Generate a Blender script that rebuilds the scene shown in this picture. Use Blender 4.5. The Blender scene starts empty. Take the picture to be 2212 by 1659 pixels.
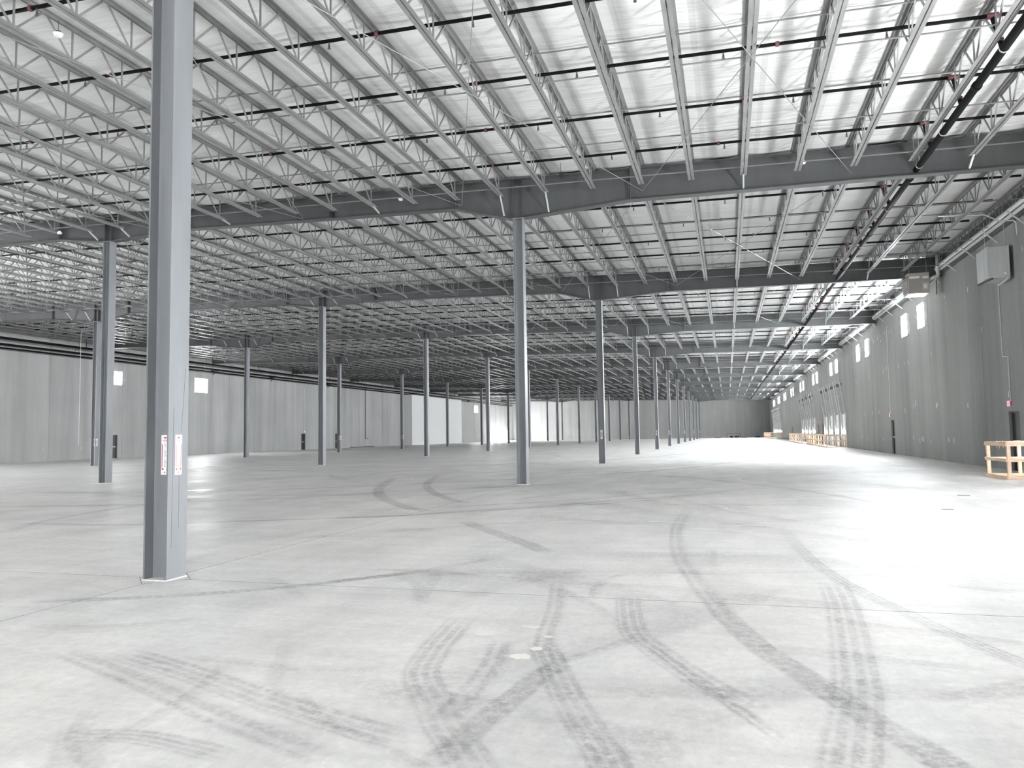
import bpy, math, random
from mathutils import Vector, Matrix
random.seed(7)
scene = bpy.context.scene
col = scene.collection

# ------------------------------------------------------------------ camera
CAM_H, FPX, YAW, PITCH, ROLL = 1.5383, 1611.64, .27960, .06760, -.01620
f_ = Vector((-math.sin(YAW)*math.cos(PITCH), math.cos(YAW)*math.cos(PITCH), math.sin(PITCH)))
r_ = Vector((math.cos(YAW), math.sin(YAW), 0)); u_ = r_.cross(f_)
cr, sr = math.cos(ROLL), math.sin(ROLL)
CR = cr*r_ + sr*u_; CU = -sr*r_ + cr*u_
cam_d = bpy.data.cameras.new('camera'); cam = bpy.data.objects.new('camera', cam_d); col.objects.link(cam)
cam_d.sensor_width = 36.0; cam_d.lens = FPX/2212*36.0; cam_d.clip_end = 600; cam_d.clip_start = .05
m = Matrix.Identity(4)
for i in range(3):
    m[i][0], m[i][1], m[i][2] = CR[i], CU[i], -f_[i]
m[2][3] = CAM_H
cam.matrix_world = m
scene.camera = cam
def project(p):
    q = Vector(p)-Vector((0, 0, CAM_H)); d = q.dot(f_)
    if d < .1: return None
    return 1106+FPX*q.dot(CR)/d, 829.5-FPX*q.dot(CU)/d, d

# ------------------------------------------------------------------ world, daylight, exposure
scene.view_settings.view_transform = 'Standard'; scene.view_settings.look = 'None'
scene.view_settings.gamma = 1.0; scene.view_settings.use_curve_mapping = False
scene.view_settings.exposure = 2.02
w = bpy.data.worlds.new('sky'); scene.world = w; w.use_nodes = True
bgn = w.node_tree.nodes['Background']; bgn.inputs['Color'].default_value = (.90, .95, 1, 1); bgn.inputs['Strength'].default_value = 3.0
cy = scene.cycles
cy.max_bounces = 6; cy.diffuse_bounces = 4; cy.glossy_bounces = 2; cy.use_light_tree = False; cy.transparent_max_bounces = 48
cy.sample_clamp_indirect = 10

# main dimensions (metres): X across, Y along the hall, Z up
XA, W, Y0, L, D = -6.0922, 15.8606, 7.0442, 15.24, .3112
XR, XL, YF, YB = 9.58, -53.0, 184.0, -46.0
def roofz(x): return 9.64-.0212*(x+6.092)
DAY = 1.0
def daylight(y0, y1, z0, z1, side, power):
    """sky light through one open door; the left-wall ones are added fill"""
    d = bpy.data.lights.new('door_daylight', 'AREA'); d.shape = 'RECTANGLE'
    o = bpy.data.objects.new('door_daylight', d); col.objects.link(o)
    d.energy = power*(y1-y0)*(z1-z0)*DAY; d.color = (.95, .975, 1)
    d.size = (y1-y0)*.96; d.size_y = (z1-z0)*.96
    x = XR+.12 if side > 0 else XL-.12
    o.location = (x, (y0+y1)/2, (z0+z1)/2)
    o.rotation_euler = Vector((-side, 0, 0)).to_track_quat('-Z', 'Z').to_euler()
SKY = 40.0        # brightness of the sky seen through every opening
OPEN_R = [(-27.5, -22, .02, 6.2), (9.6, 12.0, .02, 2.3), (18.4, 19.8, .02, 1.3)]
FILL_L = [(10, 14, .02, 4.2), (18, 22, .02, 3.0)]  # unseen left-wall openings, added to brighten the left side of the hall
for a in OPEN_R: daylight(*a, 1, SKY*math.pi)
for a in FILL_L: daylight(*a, -1, SKY*math.pi)

# ------------------------------------------------------------------ material helpers
MATS = {}
def mat(name, color, rough=.6, metal=0.0, emit=None, spec=.5):
    m = bpy.data.materials.new(name); m.use_nodes = True
    b = m.node_tree.nodes['Principled BSDF']
    b.inputs['Base Color'].default_value = (*color, 1); b.inputs['Roughness'].default_value = rough
    b.inputs['Metallic'].default_value = metal; b.inputs['Specular IOR Level'].default_value = spec
    if emit is not None:
        b.inputs['Emission Color'].default_value = (*emit[0], 1); b.inputs['Emission Strength'].default_value = emit[1]
    MATS[name] = m
    return m
class NT:
    def __init__(s, m): s.t = m.node_tree; s.b = s.t.nodes['Principled BSDF']
    def n(s, typ, **kw):
        o = s.t.nodes.new(typ)
        for k, v in kw.items():
            if k in o.inputs.keys(): o.inputs[k].default_value = v
            else: setattr(o, k, v)
        return o
    def l(s, a, b): s.t.links.new(a, b)
    def pos(s, scale):
        g = s.n('ShaderNodeNewGeometry'); mp = s.n('ShaderNodeMapping'); mp.inputs['Scale'].default_value = scale
        s.l(g.outputs['Position'], mp.inputs['Vector']); return mp.outputs['Vector']
    def noise(s, scale, vec, detail=4, rough=.6):
        o = s.n('ShaderNodeTexNoise'); o.inputs['Scale'].default_value = scale; o.inputs['Detail'].default_value = detail
        o.inputs['Roughness'].default_value = rough; s.l(vec, o.inputs['Vector']); return o.outputs['Fac']
    def ramp(s, fac, stops):
        o = s.n('ShaderNodeValToRGB'); e = o.color_ramp.elements
        while len(e) < len(stops): e.new(.5)
        for q, (p, c) in zip(e, stops): q.position = p; q.color = (*c, 1) if len(c) == 3 else c
        s.l(fac, o.inputs['Fac']); return o.outputs['Color']
    def mix(s, fac, a, b, mode='MIX'):
        o = s.n('ShaderNodeMix'); o.data_type = 'RGBA'; o.blend_type = mode
        for v, i in ((fac, 0), (a, 6), (b, 7)):
            if hasattr(v, 'is_output'): s.l(v, o.inputs[i])
            else: o.inputs[i].default_value = v if i == 0 else (*v, 1)
        return o.outputs[2]
    def bump(s, h, strength, dist=.02):
        o = s.n('ShaderNodeBump'); o.inputs['Strength'].default_value = strength; o.inputs['Distance'].default_value = dist
        s.l(h, o.inputs['Height']); s.l(o.outputs['Normal'], s.b.inputs['Normal'])
g3 = lambda v, t=(1, 1, 1): (v*t[0], v*t[1], v*t[2])

# painted steel of columns and girders
def steel(name, v, tint=(.95, .985, 1.05), rough=.45):
    m = mat(name, g3(v, tint), rough); t = NT(m)
    n = t.noise(1.0, t.pos((3, 3, .6)), 5)
    c = t.ramp(n, [(.3, g3(v*.88, tint)), (.7, g3(v*1.1, tint))]); t.l(c, t.b.inputs['Base Color'])
    return m
steel('column_paint', .20); steel('girder_paint', .078, (.97, 1.0, 1.03), .5); steel('joist_paint', .27, (1, 1, .99), .42)
steel('galvanised', .55, (.98, 1, 1.0), .35); steel('dark_steel', .045, (1, 1, 1), .5)
MATS['joist_paint'].node_tree.nodes['Principled BSDF'].inputs['Metallic'].default_value = .25
MATS['galvanised'].node_tree.nodes['Principled BSDF'].inputs['Metallic'].default_value = .3
mat('black_pipe', (.006, .006, .0065), .65, spec=.12)
mat('red_fitting', (.16, .055, .06), .55)
mat('brass', (.16, .155, .15), .4, .4)
mat('white_plastic', (.85, .85, .83), .4)
mat('black_plastic', (.012, .012, .013), .5)
mat('door_paint', (.022, .024, .026), .45)
mat('frame_dark', (.05, .053, .055), .5)
mat('dock_panel', (.72, .72, .71), .45)
mat('sign_white', (.86, .85, .85), .45)
mat('sign_red', (.42, .025, .07), .5)
mat('sign_pink', (.78, .45, .50), .5)
mat('sign_black', (.05, .05, .055), .5)
mat('exit_red', (.75, .02, .07), .4, emit=((1, .02, .1), .7))
mat('heater_tan', (.40, .37, .33), .5)
mat('patch', (.84, .81, .77), .8); mat('drywall', (.74, .735, .73), .85)
mat('sky_pane', (.9, .95, 1), .2, emit=((.93, .97, 1), SKY*3.4))
mat('daylight_gap', (.9, .95, 1), .2, emit=((.95, .98, 1), SKY*.8))
mat('low_glazing', (.9, .95, 1), .2, emit=((.95, .98, 1), SKY*.8)); mat('left_pane', (.9, .95, 1), .2, emit=((.95, .98, 1), SKY*.7))
mat('joint_filler', (.06, .055, .052), .9)
mat('window_frame', (.75, .76, .76), .4)
# concrete floor
m = mat('floor_concrete', (.6, .59, .57), .5); t = NT(m)
v1 = t.pos((.22, .22, .22)); v2 = t.pos((1.1, .35, 1)); v3 = t.pos((3.2, 3.2, 3))
n1 = t.noise(1, v1, 5); n2 = t.noise(1, v2, 6, .65); n3 = t.noise(4, v3, 6, .7)
a = t.ramp(n1, [(.3, (.77, .77, .76)), (.5, (.87, .86, .835)), (.72, (.93, .905, .86))])
b = t.ramp(n2, [(.32, (.84, .84, .845)), (.62, (1.03, 1.03, 1.03))]); c = t.mix(1.0, a, b, 'MULTIPLY')
d = t.ramp(n3, [(.3, (.88, .88, .88)), (.7, (1.04, 1.04, 1.04))]); c = t.mix(1.0, c, d, 'MULTIPLY')
n4 = t.noise(30, t.pos((1.4, .5, 1)), 8, .8); n5 = t.noise(1.4, t.pos((.5, 3.0, 1)), 6, .7)
d = t.ramp(n4, [(.3, (.92, .92, .92)), (.7, (1.06, 1.06, 1.06))]); c = t.mix(1.0, c, d, 'MULTIPLY')
d = t.ramp(n5, [(.35, (.90, .90, .905)), (.6, (1.0, 1.0, 1.0))]); c = t.mix(1.0, c, d, 'MULTIPLY')
t.l(c, t.b.inputs['Base Color'])
rr = t.ramp(t.noise(1, t.pos((.5, .9, 1)), 5), [(.3, (.34,)*3), (.7, (.58,)*3)]); t.l(rr, t.b.inputs['Roughness'])
t.bump(n3, .05, .01)
# concrete walls with vertical streaks
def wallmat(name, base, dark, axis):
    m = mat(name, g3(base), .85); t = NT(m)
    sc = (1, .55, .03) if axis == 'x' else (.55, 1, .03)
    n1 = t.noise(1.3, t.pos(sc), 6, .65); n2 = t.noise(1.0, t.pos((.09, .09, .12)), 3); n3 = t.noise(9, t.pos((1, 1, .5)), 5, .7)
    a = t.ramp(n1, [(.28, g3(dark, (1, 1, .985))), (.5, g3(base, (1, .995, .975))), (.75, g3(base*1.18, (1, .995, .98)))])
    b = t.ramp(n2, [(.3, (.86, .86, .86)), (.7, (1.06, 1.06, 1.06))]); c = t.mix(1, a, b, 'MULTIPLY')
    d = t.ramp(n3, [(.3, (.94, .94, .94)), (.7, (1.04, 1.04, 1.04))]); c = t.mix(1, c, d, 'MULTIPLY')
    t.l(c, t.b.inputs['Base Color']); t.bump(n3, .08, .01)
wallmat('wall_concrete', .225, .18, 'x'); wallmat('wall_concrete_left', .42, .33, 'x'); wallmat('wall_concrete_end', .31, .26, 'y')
# white faced roof insulation: wrinkles run across, doubled tabs show as greyer bands
m = mat('insulation', (.80, .80, .79), .55); t = NT(m)
tc = t.n('ShaderNodeTexCoord'); sx = t.n('ShaderNodeSeparateXYZ'); t.l(tc.outputs['Object'], sx.inputs[0])
wv = t.noise(1, t.pos((.5, 3.2, 1)), 5, .6); wv2 = t.noise(1, t.pos((.25, 9, 1)), 3, .5)
band = t.ramp(sx.outputs[0], [(.0, (1, 1, 1)), (.30, (1, 1, 1)), (.305, (.84, .84, .84)), (.43, (.84, .84, .84)), (.435, (1, 1, 1))])
band.node.color_ramp.interpolation = 'LINEAR'
c = t.ramp(wv, [(.3, (.66, .66, .65)), (.7, (.76, .76, .75))]); c = t.mix(1, c, band, 'MULTIPLY'); t.l(c, t.b.inputs['Base Color'])
ad = t.n('ShaderNodeMath', operation='ADD'); t.l(wv, ad.inputs[0]); t.l(wv2, ad.inputs[1]); t.bump(ad.outputs[0], .55, .06)
# timber
m = mat('timber', (.66, .50, .37), .7); t = NT(m)
n = t.noise(2.5, t.pos((1, 1, 6)), 5); c = t.ramp(n, [(.3, (.52, .37, .26)), (.7, (.68, .52, .39))]); t.l(c, t.b.inputs['Base Color'])
# tyre marks: thin see-through rubber film, striped across its width
def trackmat(name, colr, op, stripes):
    m = mat(name, colr, .8); t = NT(m)
    uv = t.n('ShaderNodeUVMap'); s2 = t.n('ShaderNodeSeparateXYZ'); t.l(uv.outputs[0], s2.inputs[0])
    n = t.noise(1, t.pos((1.1, 1.1, 1)), 6, .7)
    x = t.n('ShaderNodeMath', operation='MULTIPLY'); t.l(s2.outputs[0], x.inputs[0]); x.inputs[1].default_value = stripes*6.2832
    sn = t.n('ShaderNodeMath', operation='SINE'); t.l(x.outputs[0], sn.inputs[0])
    st = t.n('ShaderNodeMapRange'); t.l(sn.outputs[0], st.inputs[0]); st.inputs[1].default_value = -1; st.inputs[2].default_value = .2; st.inputs[3].default_value = .35; st.inputs[4].default_value = 1
    # soft ends and edges
    e = t.ramp(s2.outputs[1], [(0, (0, 0, 0)), (.12, (1, 1, 1)), (.85, (1, 1, 1)), (1, (0, 0, 0))])
    ed = t.ramp(s2.outputs[0], [(0, (0, 0, 0)), (.14, (1, 1, 1)), (.86, (1, 1, 1)), (1, (0, 0, 0))])
    nn = t.ramp(n, [(.25, (.35,)*3), (.6, (1,)*3)])
    nf = t.ramp(t.noise(16, t.pos((1, 1, 1)), 8, .75), [(.36, (.15,)*3), (.58, (1,)*3)]); nn = t.mix(1, nn, nf, 'MULTIPLY')
    p = t.mix(1, e, nn, 'MULTIPLY'); p = t.mix(1, p, ed, 'MULTIPLY')
    q = t.n('ShaderNodeMath', operation='MULTIPLY'); t.l(p, q.inputs[0]); t.l(st.outputs[0], q.inputs[1])
    q2 = t.n('ShaderNodeMath', operation='MULTIPLY'); t.l(q.outputs[0], q2.inputs[0]); q2.inputs[1].default_value = op
    t.l(q2.outputs[0], t.b.inputs['Alpha'])
trackmat('tyre_dark', (.30, .30, .305), .36, .0); trackmat('tyre_tread', (.34, .34, .35), .30, 4.0); trackmat('tyre_haze', (.38, .38, .39), .16, 1.0); trackmat('dust_haze', (.93, .92, .90), .22, 1.0)
trackmat('tyre_faint', (.33, .33, .335), .28, 2.0)
mat('scuff_white', (.97, .97, .96), .45)

# ------------------------------------------------------------------ mesh helpers
class MB:
    def __init__(s): s.v = []; s.f = []; s.uv = None
    def box(s, x0, x1, y0, y1, z0, z1):
        i = len(s.v)
        s.v += [(x0, y0, z0), (x1, y0, z0), (x1, y1, z0), (x0, y1, z0), (x0, y0, z1), (x1, y0, z1), (x1, y1, z1), (x0, y1, z1)]
        s.f += [tuple(i+k for k in q) for q in ((0, 3, 2, 1), (4, 5, 6, 7), (0, 1, 5, 4), (1, 2, 6, 5), (2, 3, 7, 6), (3, 0, 4, 7))]
        return s
    def bar(s, p, q, wd, ht=None, up=(0, 0, 1)):
        p, q = Vector(p), Vector(q); ht = ht or wd; d = (q-p).normalized(); up = Vector(up)
        if abs(d.dot(up)) > .98: up = Vector((1, 0, 0)) if abs(d.x) < .9 else Vector((0, 1, 0))
        a = d.cross(up).normalized()*wd/2; b = a.cross(d).normalized()*ht/2; i = len(s.v)
        for c in (p, q): s.v += [tuple(c-a-b), tuple(c+a-b), tuple(c+a+b), tuple(c-a+b)]
        s.f += [tuple(i+k for k in t) for t in ((0, 1, 2, 3), (7, 6, 5, 4), (0, 4, 5, 1), (1, 5, 6, 2), (2, 6, 7, 3), (3, 7, 4, 0))]
        return s
    def tube(s, p, q, r, n=8, r2=None):
        p, q = Vector(p), Vector(q); r2 = r if r2 is None else r2; d = (q-p).normalized()
        up = Vector((0, 0, 1)) if abs(d.z) < .9 else Vector((1, 0, 0)); a = d.cross(up).normalized(); b = a.cross(d); i = len(s.v)
        for c, rr in ((p, r), (q, r2)):
            for k in range(n):
                an = 2*math.pi*k/n; s.v.append(tuple(c+(a*math.cos(an)+b*math.sin(an))*rr))
        for k in range(n):
            k2 = (k+1) % n; s.f.append((i+k, i+k+n, i+k2+n, i+k2))
        s.f.append(tuple(i+k for k in range(n))); s.f.append(tuple(i+n+k for k in reversed(range(n))))
        return s
    def prof(s, pts, axis, a0, a1):
        """closed profile extruded along an axis; pts are (u,v) in the other two axes, order XYZ"""
        i = len(s.v); n = len(pts)
        for a in (a0, a1):
            for u, v in pts: s.v.append({'x': (a, u, v), 'y': (u, a, v), 'z': (u, v, a)}[axis])
        for k in range(n):
            k2 = (k+1) % n; s.f.append((i+k, i+k2, i+n+k2, i+n+k))
        s.f.append(tuple(i+k for k in reversed(range(n)))); s.f.append(tuple(i+n+k for k in range(n)))
        return s
    def angle(s, x, z, wx, hz, th, y0, y1):
        """L section along Y: corner at x,z; legs reach wx sideways and hz up or down"""
        sx_, sz_ = (1 if wx > 0 else -1), (1 if hz > 0 else -1)
        s.box(min(x, x+wx), max(x, x+wx), y0, y1, min(z, z+sz_*th), max(z, z+sz_*th))
        s.box(min(x, x+sx_*th), max(x, x+sx_*th), y0, y1, min(z+sz_*th, z+hz), max(z+sz_*th, z+hz))
        return s
    def mesh(s, name, mt):
        me = bpy.data.meshes.new(name); me.from_pydata(s.v, [], s.f); me.materials.append(MATS[mt])
        if s.uv:
            ul = me.uv_layers.new(name='UVMap')
            for p in me.polygons:
                for li, vi in zip(p.loop_indices, p.vertices): ul.data[li].uv = s.uv[vi]
        me.update(); return me
    def build(s, name, mt, parent=None, smooth=False):
        me = s.mesh(name, mt)
        if smooth: me.shade_smooth()
        return link(name, me, parent)
def link(name, me, parent=None, loc=None):
    o = bpy.data.objects.new(name, me); col.objects.link(o)
    if parent: o.parent = parent
    if loc: o.location = loc
    return o
def tag(o, label=None, cat=None, group=None, kind=None):
    if label: o['label'] = label
    if cat: o['category'] = cat
    if group: o['group'] = group
    if kind: o['kind'] = kind
    return o
def thing(name, label, cat, loc=(0, 0, 0), group=None):
    o = bpy.data.objects.new(name, None); o.empty_display_size = .1; col.objects.link(o); o.location = loc
    return tag(o, label, cat, group)
def struct(name, loc=(0, 0, 0)):
    o = bpy.data.objects.new(name, None); o.empty_display_size = .1; col.objects.link(o); o.location = loc; o['kind'] = 'structure'; return o
ONES = 'first second third fourth fifth sixth seventh eighth ninth tenth eleventh twelfth thirteenth fourteenth fifteenth sixteenth seventeenth eighteenth nineteenth'.split()
def nth(n):
    if n <= 19: return ONES[n-1]
    tens = {2: 'twent', 3: 'thirt', 4: 'fort'}[n//10]
    return tens+'ieth' if n % 10 == 0 else tens+'y-'+ONES[n % 10-1]

# ------------------------------------------------------------------ floor: concrete slabs with open joints
floor = struct('floor'); MB().box(XL-.3, XR+.3, YB-.3, YF+.3, -.3, -.03).build('sub_base', 'joint_filler', floor)
xs = [XL-.28]+[XA-2*W, XA-W, XA]+[XR+.28]; ys = [YB-.28]+[Y0+g*L for g in range(-3, 12)]+[YF+.28]
for i in range(len(xs)-1):
    for j in range(len(ys)-1):
        e = .006
        MB().box(xs[i]+e, xs[i+1]-e, ys[j]+e, ys[j+1]-e, -.03, 0).build('slab', 'floor_concrete', floor)
for x in xs[1:-1]: MB().box(x-.006, x+.006, ys[0], ys[-1], -.03, -.0006).build('joint_sealant', 'joint_filler', floor)
for y in ys[1:-1]:
    for a, b in zip(xs[:-1], xs[1:]): MB().box(a+.006, b-.006, y-.006, y+.006, -.03, -.0006).build('joint_sealant', 'joint_filler', floor)
def ribbon(pts, wd, mt, z, name='tyre_mark'):
    P = [Vector((x, y, 0)) for x, y in pts]; out = []
    for i in range(len(P)-1):
        p0, p1, p2, p3 = P[max(i-1, 0)], P[i], P[i+1], P[min(i+2, len(P)-1)]
        for k in range(6):
            s = k/6; out.append(.5*((2*p1)+(p2-p0)*s+(2*p0-5*p1+4*p2-p3)*s*s+(3*p1-p0-3*p2+p3)*s**3))
    out.append(P[-1]); mb = MB(); mb.uv = []
    for i, p in enumerate(out):
        d = (out[min(i+1, len(out)-1)]-out[max(i-1, 0)]).normalized(); n = Vector((-d.y, d.x, 0))*wd/2; s = i/(len(out)-1)
        for k, q in ((0, p-n), (1, p+n)): mb.v.append((q.x, q.y, z)); mb.uv.append((k, s))
        if i: j = 2*i; mb.f.append((j-2, j-1, j+1, j))
    return mb.build(name, mt, floor)
TR = [([(-.12, 6.81), (0, 6.3), (.18, 5.66), (.39, 5.16), (.55, 4.75), (.7, 4.37), (.85, 4.08), (.93, 3.86), (1.05, 3.5)], .24, 'tyre_dark'),
 ([(.77, 12.92), (.87, 10.09), (1.01, 8.63), (1.2, 7.65), (1.38, 7.03), (1.49, 6.57), (1.62, 6.17), (1.8, 5.68), (2.1, 5.0)], .2, 'tyre_tread'),
 ([(.97, 8.32), (.93, 7.29), (.85, 6.37), (.75, 5.4), (.66, 4.69), (.49, 3.79), (.4, 3.2)], .34, 'tyre_tread'),
 ([(-.76, 15.41), (-.83, 12.94), (-.74, 10.97), (-.59, 9.4), (-.39, 8.25), (-.22, 7.36), (-.1, 6.78), (.0, 6.3)], .26, 'tyre_faint'),
 ([(-.61, 5.62), (-.38, 5.18), (-.19, 4.77), (.01, 4.42), (.23, 4.01)], .12, 'tyre_faint'),
 ([(-2.2, 6.13), (-2.13, 5.52), (-2.07, 5.08), (-1.96, 4.6), (-1.71, 4.19), (-1.49, 3.81), (-1.27, 3.51), (-1.0, 3.1)], .3, 'tyre_tread'),
 ([(-1.39, 5.52), (-1.19, 5.02), (-.98, 4.48), (-.81, 4.08), (-.69, 3.82), (-.59, 3.6), (-.45, 3.2)], .26, 'tyre_tread'),
 ([(-1.1, 5.0), (-1.2, 4.72), (-1.26, 4.32), (-1.31, 3.98), (-1.34, 3.7), (-1.4, 3.3)], .2, 'tyre_dark'),
 ([(-1.74, 7.69), (-1.49, 6.44), (-1.4, 5.76), (-1.3, 5.2)], .2, 'tyre_faint'),
 ([(-.95, 7.2), (-.88, 6.67), (-.74, 5.91), (-.52, 5.43), (-.25, 4.94), (.1, 4.4)], .28, 'tyre_tread'),
 ([(-1.67, 5.46), (-1.55, 4.81), (-1.53, 4.23), (-1.53, 3.9)], .22, 'tyre_faint'),
 ([(-12, 9.96), (-12.85, 11.53), (-13.31, 13.23), (-13.55, 14.88), (-13.6, 17)], .25, 'tyre_faint'),
 ([(-13.57, 11.25), (-11.52, 11.22), (-10.36, 11.39), (-8.99, 12.08), (-6.92, 13.06), (-5.16, 14.25), (-2, 17), (1, 21)], .22, 'tyre_dark'),
 ([(-6.61, 5.72), (-5.9, 6.01), (-5.21, 6.35), (-4.39, 6.93), (-3.76, 7.58), (-3.02, 8.31)], .18, 'tyre_dark'),
 ([(-4.35, 4.56), (-3.49, 4.27), (-2.62, 3.92), (-1.96, 3.69), (-1.62, 3.6)], .3, 'tyre_tread'),
 ([(-4.8, 4.5), (-3.74, 4.08), (-2.87, 3.69), (-2.33, 3.48), (-1.86, 3.29)], .25, 'tyre_faint'),
 ([(-3.33, 3.24), (-2.96, 3.3), (-2.38, 3.21)], .2, 'tyre_tread'),
 ([(-12.39, 26.67), (-10.4, 21.3), (-8.96, 18.23), (-7.47, 15.98), (-6.28, 14.59), (-5.66, 14.33)], .35, 'tyre_dark'),
 ([(-10.96, 27.81), (-9.5, 22.89), (-7.97, 19.45), (-6.43, 16.96), (-5.73, 16.16)], .3, 'tyre_dark'),
 ([(-7.48, 12.86), (-6.29, 13.31), (-5.31, 14.37), (-3.86, 15.59), (-2.31, 17.36), (-.83, 18.89), (1, 22)], .25, 'tyre_dark'),
 ([(-4.61, 12.72), (-3.67, 11.47), (-2.81, 10.32), (-2.26, 9.51)], .3, 'tyre_dark'),
 ([(-4.2, 7.23), (-3.79, 7.59), (-3.4, 8.08), (-3.01, 8.73), (-2.89, 9)], .18, 'tyre_faint'),
 ([(-8.15, 14.02), (-6.58, 14.73), (-5.06, 15.83), (-3.46, 17.24), (-.9, 20.52)], .3, 'tyre_faint'),
 ([(-20, 13.5), (-16, 14.2), (-13, 15.5), (-10, 18), (-8, 21)], .25, 'tyre_faint'),
 ([(-22, 18), (-15, 19), (-9, 23), (-3, 30), (0, 38)], .35, 'tyre_dark'),
 ([(-16, 26), (-10, 29), (-4, 33), (1, 40), (3, 50)], .4, 'tyre_faint'),
 ([(-25, 40), (-18, 41), (-13, 44), (-11, 49), (-13, 54), (-18, 57)], .4, 'tyre_dark'),
 ([(-30, 30), (-22, 31), (-14, 35), (-6, 44), (-2, 58)], .4, 'tyre_dark'),
 ([(4, 13), (3, 17), (1, 22), (-3, 28), (-9, 34), (-14, 38)], .3, 'tyre_faint')]
rt = random.Random(3)
for k in range(20):
    x, y = rt.uniform(-6, 2.5), rt.uniform(3.2, 9); an = rt.uniform(0, 6.28); pts = []
    for i in range(4): pts.append((x, y)); x += .5*math.cos(an); y += .5*math.sin(an); an += rt.uniform(-.35, .35)
    TR.append((pts, rt.uniform(.1, .3), 'tyre_haze'))
for k in range(55):
    y = 3.2+30*rt.random()**1.6; x = rt.uniform(-1.1, .55)*y*.8; an = rt.choice([.5, 1.1, 2.2, 2.6, 3.0, .2])+rt.gauss(0, .25); st = rt.uniform(.4, 1.3)*(1+y/14); pts = []
    for i in range(4): pts.append((x, y)); x += st*math.cos(an); y += st*math.sin(an); an += rt.uniform(-.2, .2)
    if all(-50 < a < 9 for a, _ in pts): TR.append((pts, rt.uniform(.15, .7)*(1+y/30), rt.choice(['tyre_haze', 'tyre_haze', 'dust_haze'])))
for k, (p, wd, mt) in enumerate(TR): ribbon(p, wd, mt, .0003+.00001*k)
SC = [(-2.2, 27.7, 9), (-1.4, 26.3, 8), (-28, 35, 12), (-3.9, 20, 6), (-2, 14, 7), (-6.3, 21.6, 6), (1.7, 14, 5), (1, 14.7, 5), (.2, 16.4, 5), (-11, 25, 6), (-4, 17, 5), (-3, 24, 7)]
k = 0
for (x, y, n) in SC:
    for i in range(n):
        px, py = x+rt.gauss(0, .9), y+rt.gauss(0, 1.3); an = rt.uniform(-.6, 1.0) if i % 3 else rt.uniform(0, 6.28); pts = []
        for q in range(4): pts.append((px, py)); px += .4*math.cos(an); py += .5*math.sin(an); an += rt.uniform(-.5, .5)
        ribbon(pts, rt.uniform(.025, .06), 'scuff_white', .0018+.000006*k, 'scuff'); k += 1
for cx, cy_, rx, ry, sd in [(-1.86, 5.62, .10, .09, 1), (-1.55, 5.87, .08, .05, 2), (-1.43, 5.09, .08, .075, 3), (-1.37, 5.30, .05, .05, 4), (-1.36, 5.62, .04, .03, 5)]:
    q = random.Random(sd); n = 15; ring = [(cx+rx*math.cos(6.283*i/n)*q.uniform(.7, 1.15), cy_+ry*math.sin(6.283*i/n)*q.uniform(.7, 1.15)) for i in range(n)]
    mb = MB(); mb.prof(ring, 'z', .0024, .0034); mb.build('peeled_patch', 'patch', floor)
for (x0, y0, x1, y1) in [(4.96, 19.18, 5.19, 19.09), (3.82, 15.85, 4.02, 15.84)]: MB().bar((x0, y0, .004), (x1, y1, .004), .05, .006).build('floor_slot', 'joint_filler', floor)
dm = .34
for a, b in (((-dm, 0), (0, dm)), ((0, dm), (dm, 0)), ((dm, 0), (0, -dm)), ((0, -dm), (-dm, 0))):
    MB().bar((XA+a[0], Y0+a[1], .0003), (XA+b[0], Y0+b[1], .0003), .006, .0012).build('isolation_joint', 'joint_filler', floor)

# ------------------------------------------------------------------ ceiling: insulation strips between joists
SP = W/11; JX = [XA+(k-.30)*SP for k in range(-32, 12)]      # joist lines
JX = [x for x in JX if XL+.15 < x < XR-.1]
ceiling = struct('ceiling')
mb = MB(); z0 = .22
mb.prof([(XL-.6, roofz(XL-.6)+z0), (XR+.6, roofz(XR+.6)+z0), (XR+.6, roofz(XR+.6)+z0+.2), (XL-.6, roofz(XL-.6)+z0+.2)], 'y', YB-.6, YF+.6)
mb.build('roof_deck', 'galvanised', ceiling)
def strip_mesh(wd, ln, seed, nx=6, ny=44):
    q = random.Random(seed); mb = MB(); ph = [q.uniform(0, 6.28) for _ in range(6)]
    for j in range(ny+1):
        for i in range(nx+1):
            u, v = i/nx, j/ny; s = 4*u*(1-u)
            z = .055-.05*s-.014*s*math.sin(v*ln*2.3+ph[0])-.010*s*math.sin(v*ln*5.1+ph[1]+3*u)-.006*math.sin(v*ln*9+ph[2]+5*u)*s
            mb.v.append((u*wd, v*ln, z-u*wd*.0212))
    for j in range(ny):
        for i in range(nx):
            a = j*(nx+1)+i; mb.f.append((a, a+nx+1, a+nx+2, a+1))
    me = mb.mesh('insulation_strip', 'insulation'); me.shade_smooth(); return me
gaps = [XL-.05]+JX+[XR+.05]
SM = [strip_mesh(SP, L, s) for s in range(3)]; FAR = strip_mesh(SP, L*3, 9, 4, 60); BK = strip_mesh(SP, 53.2, 10, 4, 20)
for i in range(len(gaps)-1):
    x0, wd = gaps[i], gaps[i+1]-gaps[i]; sc = wd/SP
    spans = [(Y0+b*L, SM[(i*7+b*3) % 3], L) for b in range(0, 5)]+[(Y0+5*L, FAR, 3*L), (Y0+8*L, FAR, 3*L), (Y0+11*L, SM[i % 3], L), (YB-.1, BK, 0)]
    for y, me, ln in spans:
        o = link('insulation_strip', me, ceiling, (x0, y, roofz(x0)+.01)); o.scale = (sc, 1, 1)

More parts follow.
